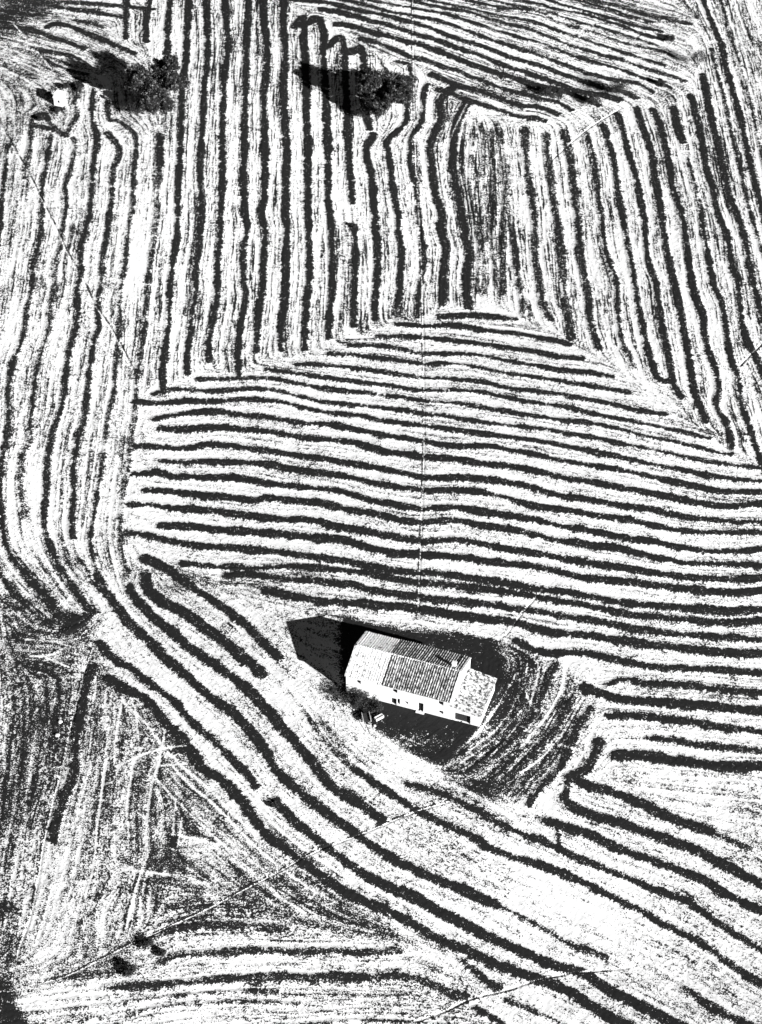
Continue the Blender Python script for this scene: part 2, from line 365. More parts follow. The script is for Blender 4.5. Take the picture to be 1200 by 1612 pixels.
# parcels: name ; dark share, streak strength ; outline; dark farmyard's rear also paints house shadow
PARCELS = """
meadow;.44 .12;-300,-200 195,-200 195,0 200,95 150,125 130,140 110,215 50,185 20,225 -10,300 -300,300
field;.28 .15;-300,300 -10,300 20,225 50,190 110,215 130,140 165,140 235,200 250,260 255,350 232,480 222,600 205,700 195,900 205,925 160,960 130,965 0,930 -300,930
field;.29 .2;195,-200 500,-200 500,10 530,40 570,72 620,95 690,140 720,165 800,190 812,500 690,490 600,515 520,552 400,580 260,620 222,600 232,480 255,350 250,260 235,200 165,140 130,140 150,125 200,95
field;.29 .21;800,190 860,195 890,190 980,160 1090,120 1085,60 1100,-200 1700,-200 1700,720 1150,715 1060,650 960,575 870,520 812,500
field;.29 .18;500,-200 1100,-200 1085,60 1090,120 980,160 890,190 800,190 720,165 690,140 620,95 570,72 530,40 500,10
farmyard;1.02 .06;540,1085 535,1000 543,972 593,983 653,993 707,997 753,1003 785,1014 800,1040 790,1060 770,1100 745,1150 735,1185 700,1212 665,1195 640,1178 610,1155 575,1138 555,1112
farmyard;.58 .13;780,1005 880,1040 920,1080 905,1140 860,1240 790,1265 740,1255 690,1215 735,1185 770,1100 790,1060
field;.22 .11;222,600 260,620 400,580 520,552 600,515 690,490 812,500 870,520 960,575 1060,650 1150,715 1700,720 1700,1230 1000,1215 945,1165 920,1080 880,1040 780,1005 640,985 560,970 450,955 330,925 235,870 195,900 205,700
field;.29 .09;195,900 235,870 330,925 450,955 500,1035 555,1112 575,1138 640,1178 690,1215 740,1255 790,1265 860,1300 1200,1490 1700,1750 1000,1900 980,1612 720,1500 640,1460 520,1410 420,1330 330,1220 250,1130 160,1030 130,965 160,960 205,925
field;.29 .09;945,1165 1000,1215 1700,1230 1700,1750 1200,1490 860,1300 860,1240 905,1140
meadow;.49 .1;-300,930 0,930 130,965 160,1030 250,1130 330,1220 420,1330 520,1410 640,1460 720,1500 640,1490 420,1450 240,1462 200,1520 60,1560 -300,1560
field;.28 .11;-300,1560 60,1560 200,1520 240,1462 420,1450 640,1490 720,1500 980,1612 1000,1900 -300,1900
meadow;.84 .1;-60,1525 0,1541 18,1560 30,1583 54,1625 60,1760 -60,1760
"""
# local patches of barer or paler ground: centre, radii, amount
PATCHES = """
655,1165 38 12 -.24
800,1090 30 50 .2
60,1130 60 70 .06
30,1000 60 14 .12
890,1430 150 80 -.13
90,1430 50 130 -.26
1050,1560 90 60 -.12
50,1110 80 120 .14
20,1230 40 60 .06
250,1300 110 120 .06
30,960 60 40 .08
765,330 38 140 .16
1175,110 30 100 .14
430,912 80 16 .25
330,915 60 16 .16
300,930 40 20 .1
700,1240 60 22 .22
40,15 45 16 .4
5,35 20 25 .3
122,980 30 12 .3
108,990 16 14 .2
810,1080 50 60 .14
88,168 10 14 .5
120,138 9 12 .5
60,1060 60 30 .1
8,1428 16 14 .4
12,1500 18 30 .25
210,400 12 60 -.2
210,440 12 70 -.25
100,900 40 30 .16
900,60 70 22 .12
800,20 70 18 .16
1100,70 40 60 -.06
1060,560 70 40 -.05
690,1170 50 30 -.15
1170,1260 40 60 .12
970,1215 60 16 .1
430,1400 60 40 .08
570,1440 70 20 .06
150,1410 40 60 -.05
250,1370 60 60 .06
520,1150 22 50 .12
560,1200 50 30 .06
470,1080 40 40 -.1
860,1410 90 40 -.07
790,1200 50 40 .08
590,1560 60 20 .1
"""

# ------------------------------------------------------------------ ground sheet
CELL = 0.19
XS = np.arange(-100, 100+CELL/2, CELL); YS = np.arange(-118, 182+CELL/2, CELL)
NX, NY = len(XS), len(YS)
GX, GY = np.meshgrid(XS, YS)                       # [NY, NX]

def blur(a, sy, sx=None):
    sx = sy if sx is None else sx
    fy = np.fft.fftfreq(a.shape[0])[:, None]; fx = np.fft.rfftfreq(a.shape[1])[None, :]
    k = np.exp(-2*math.pi**2*((fy*sy)**2+(fx*sx)**2))
    return np.fft.irfft2(np.fft.rfft2(a)*k, s=a.shape)
def unit(a): return (a-a.mean())/(a.std()+1e-9)
def noise(s): return unit(blur(rng.standard_normal((NY, NX)), s))

def parse(txt):
    for line in txt.strip().splitlines():
        h, p = line.split(';'); yield h.split(), [tuple(map(float, q.split(','))) for q in p.split()]
def spline(P, step):
    P = [np.array(p) for p in P]
    if len(P) == 2: P = [P[0], (P[0]+P[1])/2, P[1]]
    Q = [2*P[0]-P[1]]+P+[2*P[-1]-P[-2]]
    out = []
    for i in range(1, len(Q)-2):
        a, b, c, d = Q[i-1:i+3]
        n = max(2, int(np.linalg.norm(c-b)/step))
        for k in range(n):
            t = k/n
            out.append(.5*((2*b)+(c-a)*t+(2*a-5*b+4*c-d)*t*t+(3*b-a-3*c+d)*t**3))
    out.append(Q[-2]); return out
def surveyed(P, wpx, step=9):
    """survey polyline -> ground points and half widths in metres"""
    P = list(P)
    for end in (0, -1):
        x, y = P[end]
        if x < 8 or x > 1192 or y < 13 or y > 1604:
            q = P[1] if end == 0 else P[-2]
            d = np.array([x-q[0], y-q[1]]); d = d/np.linalg.norm(d)*(110 if y > 13 else 60)
            e = (x+d[0], y+d[1]); P = [e]+P if end == 0 else P+[e]
    S = spline(P, step); pts = []; hw = []
    for i, s in enumerate(S):
        t = S[min(i+1, len(S)-1)]-S[max(i-1, 0)]; t = t/(np.linalg.norm(t)+1e-9); n = np.array([-t[1], t[0]])
        g = ground_pt(*s); a = ground_pt(*(s+n*wpx/2)); f = ground_pt(*(s+t*3))
        tg = np.array([f.x-g.x, f.y-g.y]); tg /= np.linalg.norm(tg); ng = np.array([-tg[1], tg[0]])
        pts.append((g.x, g.y)); hw.append(abs(np.dot((a.x-g.x, a.y-g.y), ng)))
    return np.array(pts), np.array(hw)
def stamp(pts, hw, S, reach=1.0, ids=None, idn=0, SIDE=None, along=None):
    """S = max over segments of (half width - distance), in metres"""
    for i in range(len(pts)-1):
        a, b = pts[i], pts[i+1]; m = max(hw[i], hw[i+1])+reach
        x0 = max(0, int((min(a[0], b[0])-m+100)/CELL)); x1 = min(NX, int((max(a[0], b[0])+m+100)/CELL)+2)
        y0 = max(0, int((min(a[1], b[1])-m+118)/CELL)); y1 = min(NY, int((max(a[1], b[1])+m+118)/CELL)+2)
        if x0 >= x1 or y0 >= y1: continue
        gx = GX[y0:y1, x0:x1]; gy = GY[y0:y1, x0:x1]
        d = b-a; L = np.dot(d, d)+1e-9
        t = np.clip(((gx-a[0])*d[0]+(gy-a[1])*d[1])/L, 0, 1)
        dist = np.hypot(gx-a[0]-t*d[0], gy-a[1]-t*d[1])
        s = hw[i]*(1-t)+hw[i+1]*t-dist
        blk = S[y0:y1, x0:x1]; up = s > blk
        blk[up] = s[up]
        if ids is not None: ids[y0:y1, x0:x1][up & (s > 0)] = idn
        if SIDE is not None:
            side = ((gx-a[0])*d[1]-(gy-a[1])*d[0])/math.sqrt(L); SIDE[y0:y1, x0:x1][up] = side[up]

strips = []
for h, P in parse(STRIPS):
    pts, hw = surveyed(P, float(h[0])); strips.append((pts, hw, float(h[1])))

# direction in which the tractor ran, averaged from the strips near each spot
cs = 1.6; cx = np.arange(-100, 101.5, cs); cy = np.arange(-118, 183.5, cs); CX, CY = np.meshgrid(cx, cy)
A = np.zeros(CX.shape); B = np.zeros(CX.shape)
tracks = [surveyed(P, float(h[0])) for h, P in parse(TRACKS)]
for pts, hw, wt in [(s[0], s[1], 1.0) for s in strips]+[(t[0], t[1], .5) for t in tracks]:
    mid = (pts[1:]+pts[:-1])/2; d = pts[1:]-pts[:-1]; L = np.hypot(d[:, 0], d[:, 1]); th = 2*np.arctan2(d[:, 1], d[:, 0])
    for k in range(len(mid)):
        r2 = (CX-mid[k, 0])**2+(CY-mid[k, 1])**2+1.0
        wgt = wt*L[k]/r2**2
        A += wgt*math.cos(th[k]); B += wgt*math.sin(th[k])
def upsample(a):
    fx = (XS+100)/cs; ix = np.minimum(fx.astype(int), len(cx)-2); tx = np.clip(fx-ix, 0, 1)
    fy = (YS+118)/cs; iy = np.minimum(fy.astype(int), len(cy)-2); ty = np.clip(fy-iy, 0, 1)
    r = a[:, ix]*(1-tx)+a[:, ix+1]*tx
    return r[iy]*(1-ty)[:, None]+r[iy+1]*ty[:, None]
nrm = np.hypot(A, B)+1e-12
ang = 0.5*np.arctan2(upsample(B/nrm), upsample(A/nrm))
DX, DY = np.cos(ang), np.sin(ang)
def smear(a, steps, perp=False):
    """drag a noise along the rows (or across them)"""
    ux, uy = (-DY, DX) if perp else (DX, DY)
    acc = a.copy(); J0, I0 = np.meshgrid(np.arange(NX, dtype=np.float32), np.arange(NY, dtype=np.float32))
    for sgn in (1, -1):
        px, py = J0.copy(), I0.copy(); vx, vy = sgn*ux, sgn*uy
        lx, ly = vx.copy(), vy.copy()
        for k in range(steps):
            px += lx; py += ly
            jj = np.clip(px+.5, 0, NX-1).astype(np.int32); ii = np.clip(py+.5, 0, NY-1).astype(np.int32)
            acc += a[ii, jj]*(1-k/steps)
            nx, ny = ux[ii, jj], uy[ii, jj]; f = np.where(nx*lx+ny*ly < 0, -1.0, 1.0)
            lx, ly = nx*f, ny*f
    return unit(acc)
streak = unit(0.6*smear(rng.standard_normal((NY, NX)), 8)+0.75*smear(noise(.7), 60)+0.35*smear(noise(2.0), 40))
fringe = smear(rng.standard_normal((NY, NX)), 3, True)
wob = noise(4.0); sway = noise(13.0); clod = noise(0.8); broad = noise(22.0)

# parcels
def inside(poly):
    q = [ground_pt(*p) for p in poly]; m = np.zeros((NY, NX), bool)
    for i in range(len(q)):
        a, b = q[i-1], q[i]
        if a.y == b.y: continue
        c = ((a.y > GY) != (b.y > GY)) & (GX < (b.x-a.x)*(GY-a.y)/(b.y-a.y)+a.x); m ^= c
    return m
parcel = np.zeros((NY, NX), np.int32); base = np.full((NY, NX), .26); stk = np.full((NY, NX), .13); pnames = ['field']
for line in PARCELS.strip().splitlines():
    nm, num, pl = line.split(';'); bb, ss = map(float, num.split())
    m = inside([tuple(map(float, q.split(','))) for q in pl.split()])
    pnames.append(nm); parcel[m] = len(pnames)-1; base[m] = bb; stk[m] = ss  # dark farmyard: yard earth, plus the house's shadow band painted in behind it
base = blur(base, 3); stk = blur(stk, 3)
for line in PATCHES.strip().splitlines():
    x, y, rx, ry, am = map(float, line.replace(',', ' ').split())
    c = ground_pt(x, y); e = ground_pt(x+rx, y); f = ground_pt(x, y-ry)
    base += am*np.exp(-(((GX-c.x)/max(e.x-c.x, .1))**2+((GY-c.y)/max(f.y-c.y, .1))**2)*.9)

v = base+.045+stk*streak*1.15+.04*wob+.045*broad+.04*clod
SM = np.full((NY, NX), -9.0); ids = np.zeros((NY, NX), np.int32)
REACH = np.full((NY, NX), -9.0)
for k, (pts, hw, fz) in enumerate(strips):
    S = np.full((NY, NX), -9.0, np.float32)
    # only touch the strip's own neighbourhood
    stamp(pts, hw, S, 3.2, ids, k+1)
    np.maximum(REACH, S, out=REACH); m = S > -1.2
    soft = .42+1.0*fz
    jit = (.08+.1*fz)*fringe[m]+(.09+.12*fz)*wob[m]+.09*clod[m]+(.07+.05*fz)*sway[m]
    vs_ = np.clip(.52+(S[m]+jit)/soft, -1, 1.0-.36*fz)
    vs_ = vs_+fz*.16*streak[m]
    v[m] = np.maximum(v[m], vs_); SM[m] = np.maximum(SM[m], S[m])
# drill marks: thin lines left beside every strip by the same pass of the tractor
dd = -REACH; ok = (dd > .1) & (dd < 3.1)
line = np.zeros((NY, NX)); ph = dd/.62+.12*sway+.05*wob
line[ok] = (np.clip(np.cos(2*math.pi*ph[ok]), 0, 1)**1.5-.3)*np.clip(.75+.5*streak[ok]+.3*sway[ok], 0, 1.6)
v += line*np.clip(stk*2.3-.14, 0, .36)
for pts, hw in tracks:
    S = np.full((NY, NX), -9.0, np.float32); stamp(pts, hw*.9, S, .5)
    m = S > -.3; k = np.clip((S[m]+.14)/.26, 0, 1)*np.clip(.46+.1*wob[m], .1, .6)
    v[m] = v[m]-k
PM = np.full((NY, NX), -9.0)
npath = 0
for h, P in parse(PATHS):
    wpx, side, mode = float(h[0]), int(h[1]), h[2]
    pts, hw = surveyed(P, wpx, 12)
    hw = np.maximum(hw, .13)
    S = np.full((NY, NX), -9.0, np.float32); SD = np.zeros((NY, NX), np.float32)
    npath += 1
    stamp(pts, hw, S, .8, ids if mode != 'faint' else None, 1000+npath, SD)
    m = S > -.7; k = np.clip((S[m]+.1)/.2, 0, 1)*(.9 if mode != 'faint' else .4)*np.clip(.75+.4*sway[m]+.25*wob[m], 0, 1)
    if mode == 'shade': k = k*np.clip(.8+.8*blur(noise(1.2), .5)[m], 0, 1)
    k = k*(.75 if side else 1); nv = v[m]*(1-k)+.12*k
    if side:
        out = (SD[m]*side > 0); d = -S[m]
        edge = out*np.clip(1.3-np.abs(d-.14)/.2, 0, 1)*np.clip(.9+.3*wob[m]+.2*clod[m], 0, 1)  # dark line in the soil colour imitates shade along the sunken path
        nv = np.maximum(nv, edge*.95)
    v[m] = nv
    if mode != 'faint': PM[m] = np.maximum(PM[m], S[m])

# height: turned earth stands a little proud of the stubble, trodden paths are sunk
raise_ = np.clip((SM+.25)/.5, 0, 1)*np.clip((100-np.abs(GX))/4, 0, 1)*np.clip((GY+117)/4, 0, 1)*np.clip((181-GY)/4, 0, 1)
edge_ok = np.clip((100-np.abs(GX))/4, 0, 1)*np.clip((GY+117)/4, 0, 1)*np.clip((181-GY)/4, 0, 1)
GZ = relief(GX, GY)+.10*raise_+edge_ok*(.012*clod+.016*streak+.018*wob)-.10*edge_ok*np.clip((PM+.1)/.2, 0, 1)
dzx = np.gradient(GZ, CELL, axis=1); dzy = np.gradient(GZ, CELL, axis=0)
nl = np.sqrt(dzx**2+dzy**2+1); NRM = np.stack([-dzx/nl, -dzy/nl, 1/nl], -1).reshape(-1, 3).astype(np.float32)
VERT = np.stack([GX, GY, GZ], -1).reshape(-1, 3).astype(np.float32); SOIL = v.reshape(-1).astype(np.float32)

fid = ids[:-1, :-1].reshape(-1); pf = parcel[:-1, :-1].reshape(-1)
key = np.where(fid > 0, 10000+fid, pf)
ii, jj = np.meshgrid(np.arange(NY-1), np.arange(NX-1), indexing='ij'); q0 = (ii*NX+jj).reshape(-1)
order = np.argsort(key, kind='stable'); ks = key[order]; cuts = np.flatnonzero(np.diff(ks))+1
def sheet(name, faces):
    quad = np.stack([faces, faces+1, faces+NX+1, faces+NX], -1)
    used, inv = np.unique(quad, return_inverse=True); inv = inv.reshape(-1).astype(np.int32)
    me = bpy.data.meshes.new(name); n = len(faces)
    me.vertices.add(len(used)); me.vertices.foreach_set('co', VERT[used].ravel())
    me.loops.add(4*n); me.loops.foreach_set('vertex_index', inv)
    me.polygons.add(n); me.polygons.foreach_set('loop_start', np.arange(0, 4*n, 4, dtype=np.int32))
    me.update(calc_edges=True)
    me.polygons.foreach_set('use_smooth', np.ones(n, bool))
    at = me.attributes.new('soil', 'FLOAT', 'POINT'); at.data.foreach_set('value', SOIL[used])
    me.normals_split_custom_set_from_vertices(NRM[used])
    me.materials.append(M['soil'])
    o = bpy.data.objects.new(name, me); COL.objects.link(o); tag(o, kind='structure'); return o
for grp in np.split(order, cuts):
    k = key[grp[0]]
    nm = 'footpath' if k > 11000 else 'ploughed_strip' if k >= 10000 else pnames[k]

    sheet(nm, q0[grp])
o = MB(); E = 2500; x0, x1, y0, y1 = XS[0], XS[-1], YS[0], YS[-1]
for a in ([(-E,-E,0),(E,-E,0),(E,y0,0),(-E,y0,0)], [(-E,y1,0),(E,y1,0),(E,E,0),(-E,E,0)], [(-E,y0,0),(x0,y0,0),(x0,y1,0),(-E,y1,0)], [(x1,y0,0),(E,y0,0),(E,y1,0),(x1,y1,0)]): o.poly(a)
tag(o.build('ground', M['outer']), kind='structure')
def gz(x, y):
    i = int(np.clip((y+118)/CELL, 0, NY-1)); j = int(np.clip((x+100)/CELL, 0, NX-1)); return float(GZ[i, j])

# ------------------------------------------------------------------ farmhouse
EH = 4.3
A0 = ground_pt(542.6, 1063.3, EH); A1 = ground_pt(712.5, 1107.7, EH); Bk = ground_pt(575.3, 994, EH)
L = (A1.xy-A0.xy).length; el = (A1.xy-A0.xy).normalized(); ew = Vector((-el.y, el.x)); W = (Bk.xy-A0.xy).dot(ew)
print('HOUSE L %.2f W %.2f skew %.2f' % (L, W, (Bk.xy-A0.xy).dot(el)))
L -= .3; HZ = gz(A0.x+el.x*L/2, A0.y+el.y*L/2)
org = A0.xy+el*.15+ew*.25; W -= .5
house = empty('farmhouse', (org.x, org.y, 0), math.atan2(el.y, el.x))
tag(house, 'long white farmhouse with ridged tile roof, standing alone in the dark yard', 'farmhouse')

def holed_wall(mb, x0, x1, z0, z1, holes, y, th, axis='x'):
    """wall in the x-z plane at depth y..y+th with real openings and reveals"""
    xs = sorted({x0, x1, *[h[0] for h in holes], *[h[1] for h in holes]}); zs = sorted({z0, z1, *[h[2] for h in holes], *[h[3] for h in holes]})
    P = (lambda a, b, z: (a, b, z)) if axis == 'x' else (lambda a, b, z: (b, a, z))
    for i in range(len(xs)-1):
        for k in range(len(zs)-1):
            a, b, c, d = xs[i], xs[i+1], zs[k], zs[k+1]; mx, mz = (a+b)/2, (c+d)/2
            if any(h[0] < mx < h[1] and h[2] < mz < h[3] for h in holes): continue
            for yy in (y, y+th): mb.poly([P(a, yy, c), P(b, yy, c), P(b, yy, d), P(a, yy, d)])
    for h in holes:
        a, b, c, d = h
        mb.poly([P(a, y, c), P(a, y+th, c), P(a, y+th, d), P(a, y, d)]); mb.poly([P(b, y, c), P(b, y+th, c), P(b, y+th, d), P(b, y, d)])
        mb.poly([P(a, y, d), P(b, y, d), P(b, y+th, d), P(a, y+th, d)]); mb.poly([P(a, y, c), P(b, y, c), P(b, y+th, c), P(a, y+th, c)])
RH = 1.95; TH = .5
fx = lambda px: (px-542.6)/170*L
wins = [(fx(563), 3.25, .75, .85), (fx(621.5), 3.35, .85, .9), (fx(627.3), 1.05, .5, 1.3), (fx(640), 1.25, .65, .55), (fx(695), 3.3, .9, .95), (fx(695.5), 1.1, .8, .75)]
holes = [(x-a/2, x+a/2, z-b/2, z+b/2) for x, z, a, b in wins]
doors = [(fx(663), .95, 2.1), (fx(620), .95, 1.55)]
holes += [(x-a/2, x+a/2, 0, h) for x, a, h in doors]
mb = MB()
holed_wall(mb, 0, L, 0, EH, holes, 0, TH)
mb.poly([(0,W,0),(L,W,0),(L,W,EH),(0,W,EH)])
for x in (0, L): mb.poly([(x,0,0),(x,W,0),(x,W,EH),(x,W/2,EH+RH),(x,0,EH)])
mb.poly([(0,TH,EH-.02),(L,TH,EH-.02),(L,W,EH-.02),(0,W,EH-.02)])
mb.build('wall', M['plaster'], house)
# parapet of the right gable, standing a little above the tiles
g = MB(); sl = RH/(W/2)
for s in (0, 1):
    ya, yb = (-.28, W/2) if s == 0 else (W+.28, W/2); za, zb = EH+.12-.28*sl, EH+RH+.12
    p = [(L-.28,ya,za),(L+.06,ya,za),(L+.06,yb,zb),(L-.28,yb,zb)]
    g.hexa(p+[(x,y,z+.16) for x,y,z in p])
g.build('gable_coping', M['plaster'], house)

def tile_slope(mb, x0, x1, ya, za, yb, zb, pitch, amp, course=.42, jitter=.02, thick=.1):
    """slope from eave (ya, za) up to ridge (yb, zb): corrugated barrel tiles with stepped courses"""
    n = int((x1-x0)/pitch*6); ln = math.hypot(yb-ya, zb-za); m = max(2, int(ln/course)); base_i = len(mb.v)
    ny, nz = -(zb-za)/ln*(1 if yb > ya else -1), abs(yb-ya)/ln
    ny = -(zb-za)/ln if yb > ya else (zb-za)/ln
    rows = []
    wander = [random.uniform(-.05, .05) for _ in range(m+1)]; sag = lambda t, u: -.10*math.sin(math.pi*t)*math.sin(math.pi*u)
    colj = [random.uniform(.6, 1.25) for _ in range(n//6+3)]
    for r in range(2*m):
        c = r//2; t = (c+(r % 2)*1.0)/m; up = .045 if r % 2 == 0 else 0.0
        row = []
        for i in range(n+1):
            u = i/n; x = x0+(x1-x0)*u
            ph = x/pitch+wander[c]*.5; h = amp*colj[int(abs(ph)) % len(colj)]*max(0, math.sin(2*math.pi*ph)) + up + random.uniform(-jitter, jitter)*.5+sag(t, u)*1.1
            row.append((x, ya+(yb-ya)*t+ny*(h+.06), za+(zb-za)*t+nz*(h+.06)))
        rows.append(row)
    for row in rows: mb.v += row
    for r in range(2*m-1):
        for i in range(n):
            a = base_i+r*(n+1)+i; mb.f.append((a, a+1, a+n+2, a+n+1))
    # underside, eave board and verges give the slope its thickness
    low = [(x0,ya,za-thick),(x1,ya,za-thick),(x1,yb,zb-thick),(x0,yb,zb-thick)]; mb.poly(low)
    mb.poly([(x0,ya,za-thick),(x1,ya,za-thick),(x1,ya+ny*.06,za+nz*.06+.04),(x0,ya+ny*.06,za+nz*.06+.04)])
    for x in (x0, x1): mb.poly([(x,ya,za-thick),(x,yb,zb-thick),(x,yb,zb+.08),(x,ya,za+.08)])
OV = .28; LS = fx(601.7); zE = EH+.04-OV*sl
r1 = MB(); tile_slope(r1, LS, L-.25, -OV, zE+.06, W/2, EH+RH+.1, .40, .17, jitter=.09); ro = r1.build('roof', M['tile'], house); ro['label'] = 'ribbed tile slope over the middle of the front'
r2 = MB(); tile_slope(r2, LS, L-.25, W+OV, zE+.06, W/2, EH+RH+.1, .40, .17, jitter=.05); r2o = r2.build('roof', M['tile'], house); r2o['label'] = 'shaded ribbed tile slope at the back'
r3 = MB(); tile_slope(r3, -.15, LS, -OV, zE, W/2, EH+RH+.04, .42, .05, jitter=.05); r3o = r3.build('roof', M['old_tile'], house); r3o['label'] = 'bleached flat tile slope at the left end'
r4 = MB(); tile_slope(r4, -.15, LS, W+OV, zE, W/2, EH+RH+.04, .40, .07, jitter=.05); r4.build('roof', M['old_tile'], house)
rc = MB()
for k in range(int(L/.45)):
    x = .05+k*.45; z = EH+RH+.1+random.uniform(-.02, .03); rc.tube([(x, W/2, z), (x+.5, W/2, z+.03)], [.13, .15], 8)
rc.build('ridge_cap', M['old_tile'], house, True)
ch = MB(); cxx, cyy = L-1.6, W*.62; ch.box(cxx-.32, cxx+.32, cyy-.28, cyy+.28, EH+.8, EH+RH+.5)
co = ch.build('chimney', M['plaster'], house)
cp = MB(); cp.box(cxx-.4, cxx+.4, cyy-.36, cyy+.36, EH+RH+.502, EH+RH+.6); cp.build('chimney_cap', M['stone'], co)
for x, z, a, b in wins:
    f = MB(); t = .06; y = .3
    f.box(x-a/2+.003, x-a/2+t, y, y+.07, z-b/2+.003, z+b/2-.003); f.box(x+a/2-t, x+a/2-.003, y, y+.07, z-b/2+.003, z+b/2-.003)
    f.box(x-a/2+t, x+a/2-t, y, y+.07, z+b/2-t, z+b/2-.003); f.box(x-a/2+t, x+a/2-t, y, y+.07, z-b/2+.003, z-b/2+t); f.box(x-.02, x+.02, y+.005, y+.065, z-b/2+t, z+b/2-t)
    fo = f.build('window', M['wood'], house)
    p = MB(); p.box(x-a/2+.01, x+a/2-.01, y+.08, y+.1, z-b/2+.01, z+b/2-.01); p.build('pane', M['glass'], fo)
for x, a, h in doors:
    d = MB(); nb = 5
    for k in range(nb): d.box(x-a/2+.01+k*(a-.02)/nb+.004, x-a/2+.01+(k+1)*(a-.02)/nb-.004, .3, .36, .03, h-.02)
    d.box(x-a/2+.05, x+a/2-.05, .27, .3, .35, .47); d.box(x-a/2+.05, x+a/2-.05, .27, .3, h-.5, h-.38)
    do = d.build('door', M['wood'], house)
    k = MB(); k.tube([(x+a/2-.15, .3, h*.5), (x+a/2-.15, .22, h*.5)], .03, 6); k.build('handle', M['iron'], do)
st = MB(); st.box(fx(663)-.7, fx(663)+.7, -.5, -.004, -.05, .14); st.build('door_step', M['stone'], house)
# lean-to at the right end
LW = 4.7; za_, zb_ = 3.45, 2.65; LB = W-1.4
lm = MB(); x0, x1 = L+.003, L+LW
holed_wall(lm, x0, x1, 0, zb_-.1, [(x0+.45, x0+3.15, 0, 1.95)], .05, .4)
lm.poly([(x0,.05,zb_-.1),(x1,.05,zb_-.1),(x1,.05,zb_),(x0,.05,za_)]); lm.poly([(x0,LB,0),(x1,LB,0),(x1,LB,zb_),(x0,LB,za_)]); lm.poly([(x1,.05,0),(x1,LB,0),(x1,LB,zb_),(x1,.05,zb_)])
lm.build('lean_to_wall', M['plaster'], house)
lr = MB(); n = 0
def lean_roof(mb):                                     # falls to the right, tiles run down that fall
    tmp = MB(); tile_slope(tmp, -.2, LB+.2, 0, 0, LW+.25, za_-zb_+.06, .42, .06, jitter=.08)
    for x, y, z in tmp.v: mb.v.append((L+LW+.25-y, x, zb_-.05+z))
    mb.f += tmp.f
lean_roof(lr); lo = lr.build('lean_to_roof', M['rough_tile'], house); lo['label'] = 'lower lichen spotted roof at the right end'
gd = MB()
for k in range(8): gd.box(x0+.46+k*.335, x0+.46+k*.335+.325, .36, .41, .02, 1.93)
gd.build('barn_door', M['wood'], house)

# ------------------------------------------------------------------ small stone hut, top left
h0 = ground_pt(85.5, 166); HX, HY = 1.9, 2.0
hut = empty('field_hut', (h0.x, h0.y, h0.z-.1), R(-18))
tag(hut, 'tiny white field hut with one dark opening, ringed by dark scrub', 'hut')
mb = MB(); holed_wall(mb, 0, HX, 0, 2.2, [(.75, 1.3, .95, 1.6)], 0, .3)
mb.poly([(0,HY,0),(HX,HY,0),(HX,HY,2.6),(0,HY,2.6)])
for x in (0, HX): mb.poly([(x,0,0),(x,HY,0),(x,HY,2.6),(x,0,2.2)])
mb.poly([(0,.3,.02),(HX,.3,.02),(HX,HY,.02),(0,HY,.02)]); mb.build('wall', M['plaster'], hut)
r = MB(); tile_slope(r, -.12, HX+.12, -.15, 2.2, HY+.15, 2.68, .3, .03, jitter=.02); r.build('roof', M['plaster'], hut)
p = MB(); p.box(.755, 1.295, .2, .24, .955, 1.595); p.build('window', M['glass'], hut)

# ------------------------------------------------------------------ trees and shrubs
def foliage(center, radii, clumps, leaves, size, seed, droop=.25, shell=.55, clump_r=.2):
    rg = np.random.default_rng(seed); C0 = np.array(center); Rd = np.array(radii); V = []; 
    for c in range(clumps):
        d = rg.standard_normal(3); d /= np.linalg.norm(d)
        if d[2] < -.45: d[2] *= .4
        rr = (shell+(1-shell)*rg.random())*(.8+.28*math.sin(3*math.atan2(d[1], d[0])+seed)*rg.random())
        cc = C0+d*Rd*rr; cr = clump_r*Rd.mean()*(.6+.8*rg.random())
        P = rg.standard_normal((leaves, 3)); P = P/np.linalg.norm(P, axis=1)[:, None]*(rg.random((leaves, 1))**.4)*cr+cc
        n = rg.standard_normal((leaves, 3))*.6+(P-cc)/cr*.9+(cc-C0)/Rd*.9+np.array([0, 0, .2]); n /= np.linalg.norm(n, axis=1)[:, None]
        a = np.cross(n, rg.standard_normal((leaves, 3))); a /= np.linalg.norm(a, axis=1)[:, None]; b = np.cross(n, a)
        s = size*(.6+.8*rg.random((leaves, 1)))
        V.append(np.stack([P-a*s, P-b*s*.55+n*s*.1, P+a*s, P+b*s*.55+n*s*.1], 1))
    V = np.concatenate(V).reshape(-1, 3)
    return V
def leaf_mesh(name, V, mat, parent):
    n = len(V)//4; me = bpy.data.meshes.new(name); me.vertices.add(len(V)); me.vertices.foreach_set('co', V.astype(np.float32).ravel())
    me.loops.add(4*n); me.loops.foreach_set('vertex_index', np.arange(4*n, dtype=np.int32))
    me.polygons.add(n); me.polygons.foreach_set('loop_start', np.arange(0, 4*n, 4, dtype=np.int32)); me.update(calc_edges=True)
    me.materials.append(mat); o = bpy.data.objects.new(name, me); COL.objects.link(o); o.parent = parent; return o
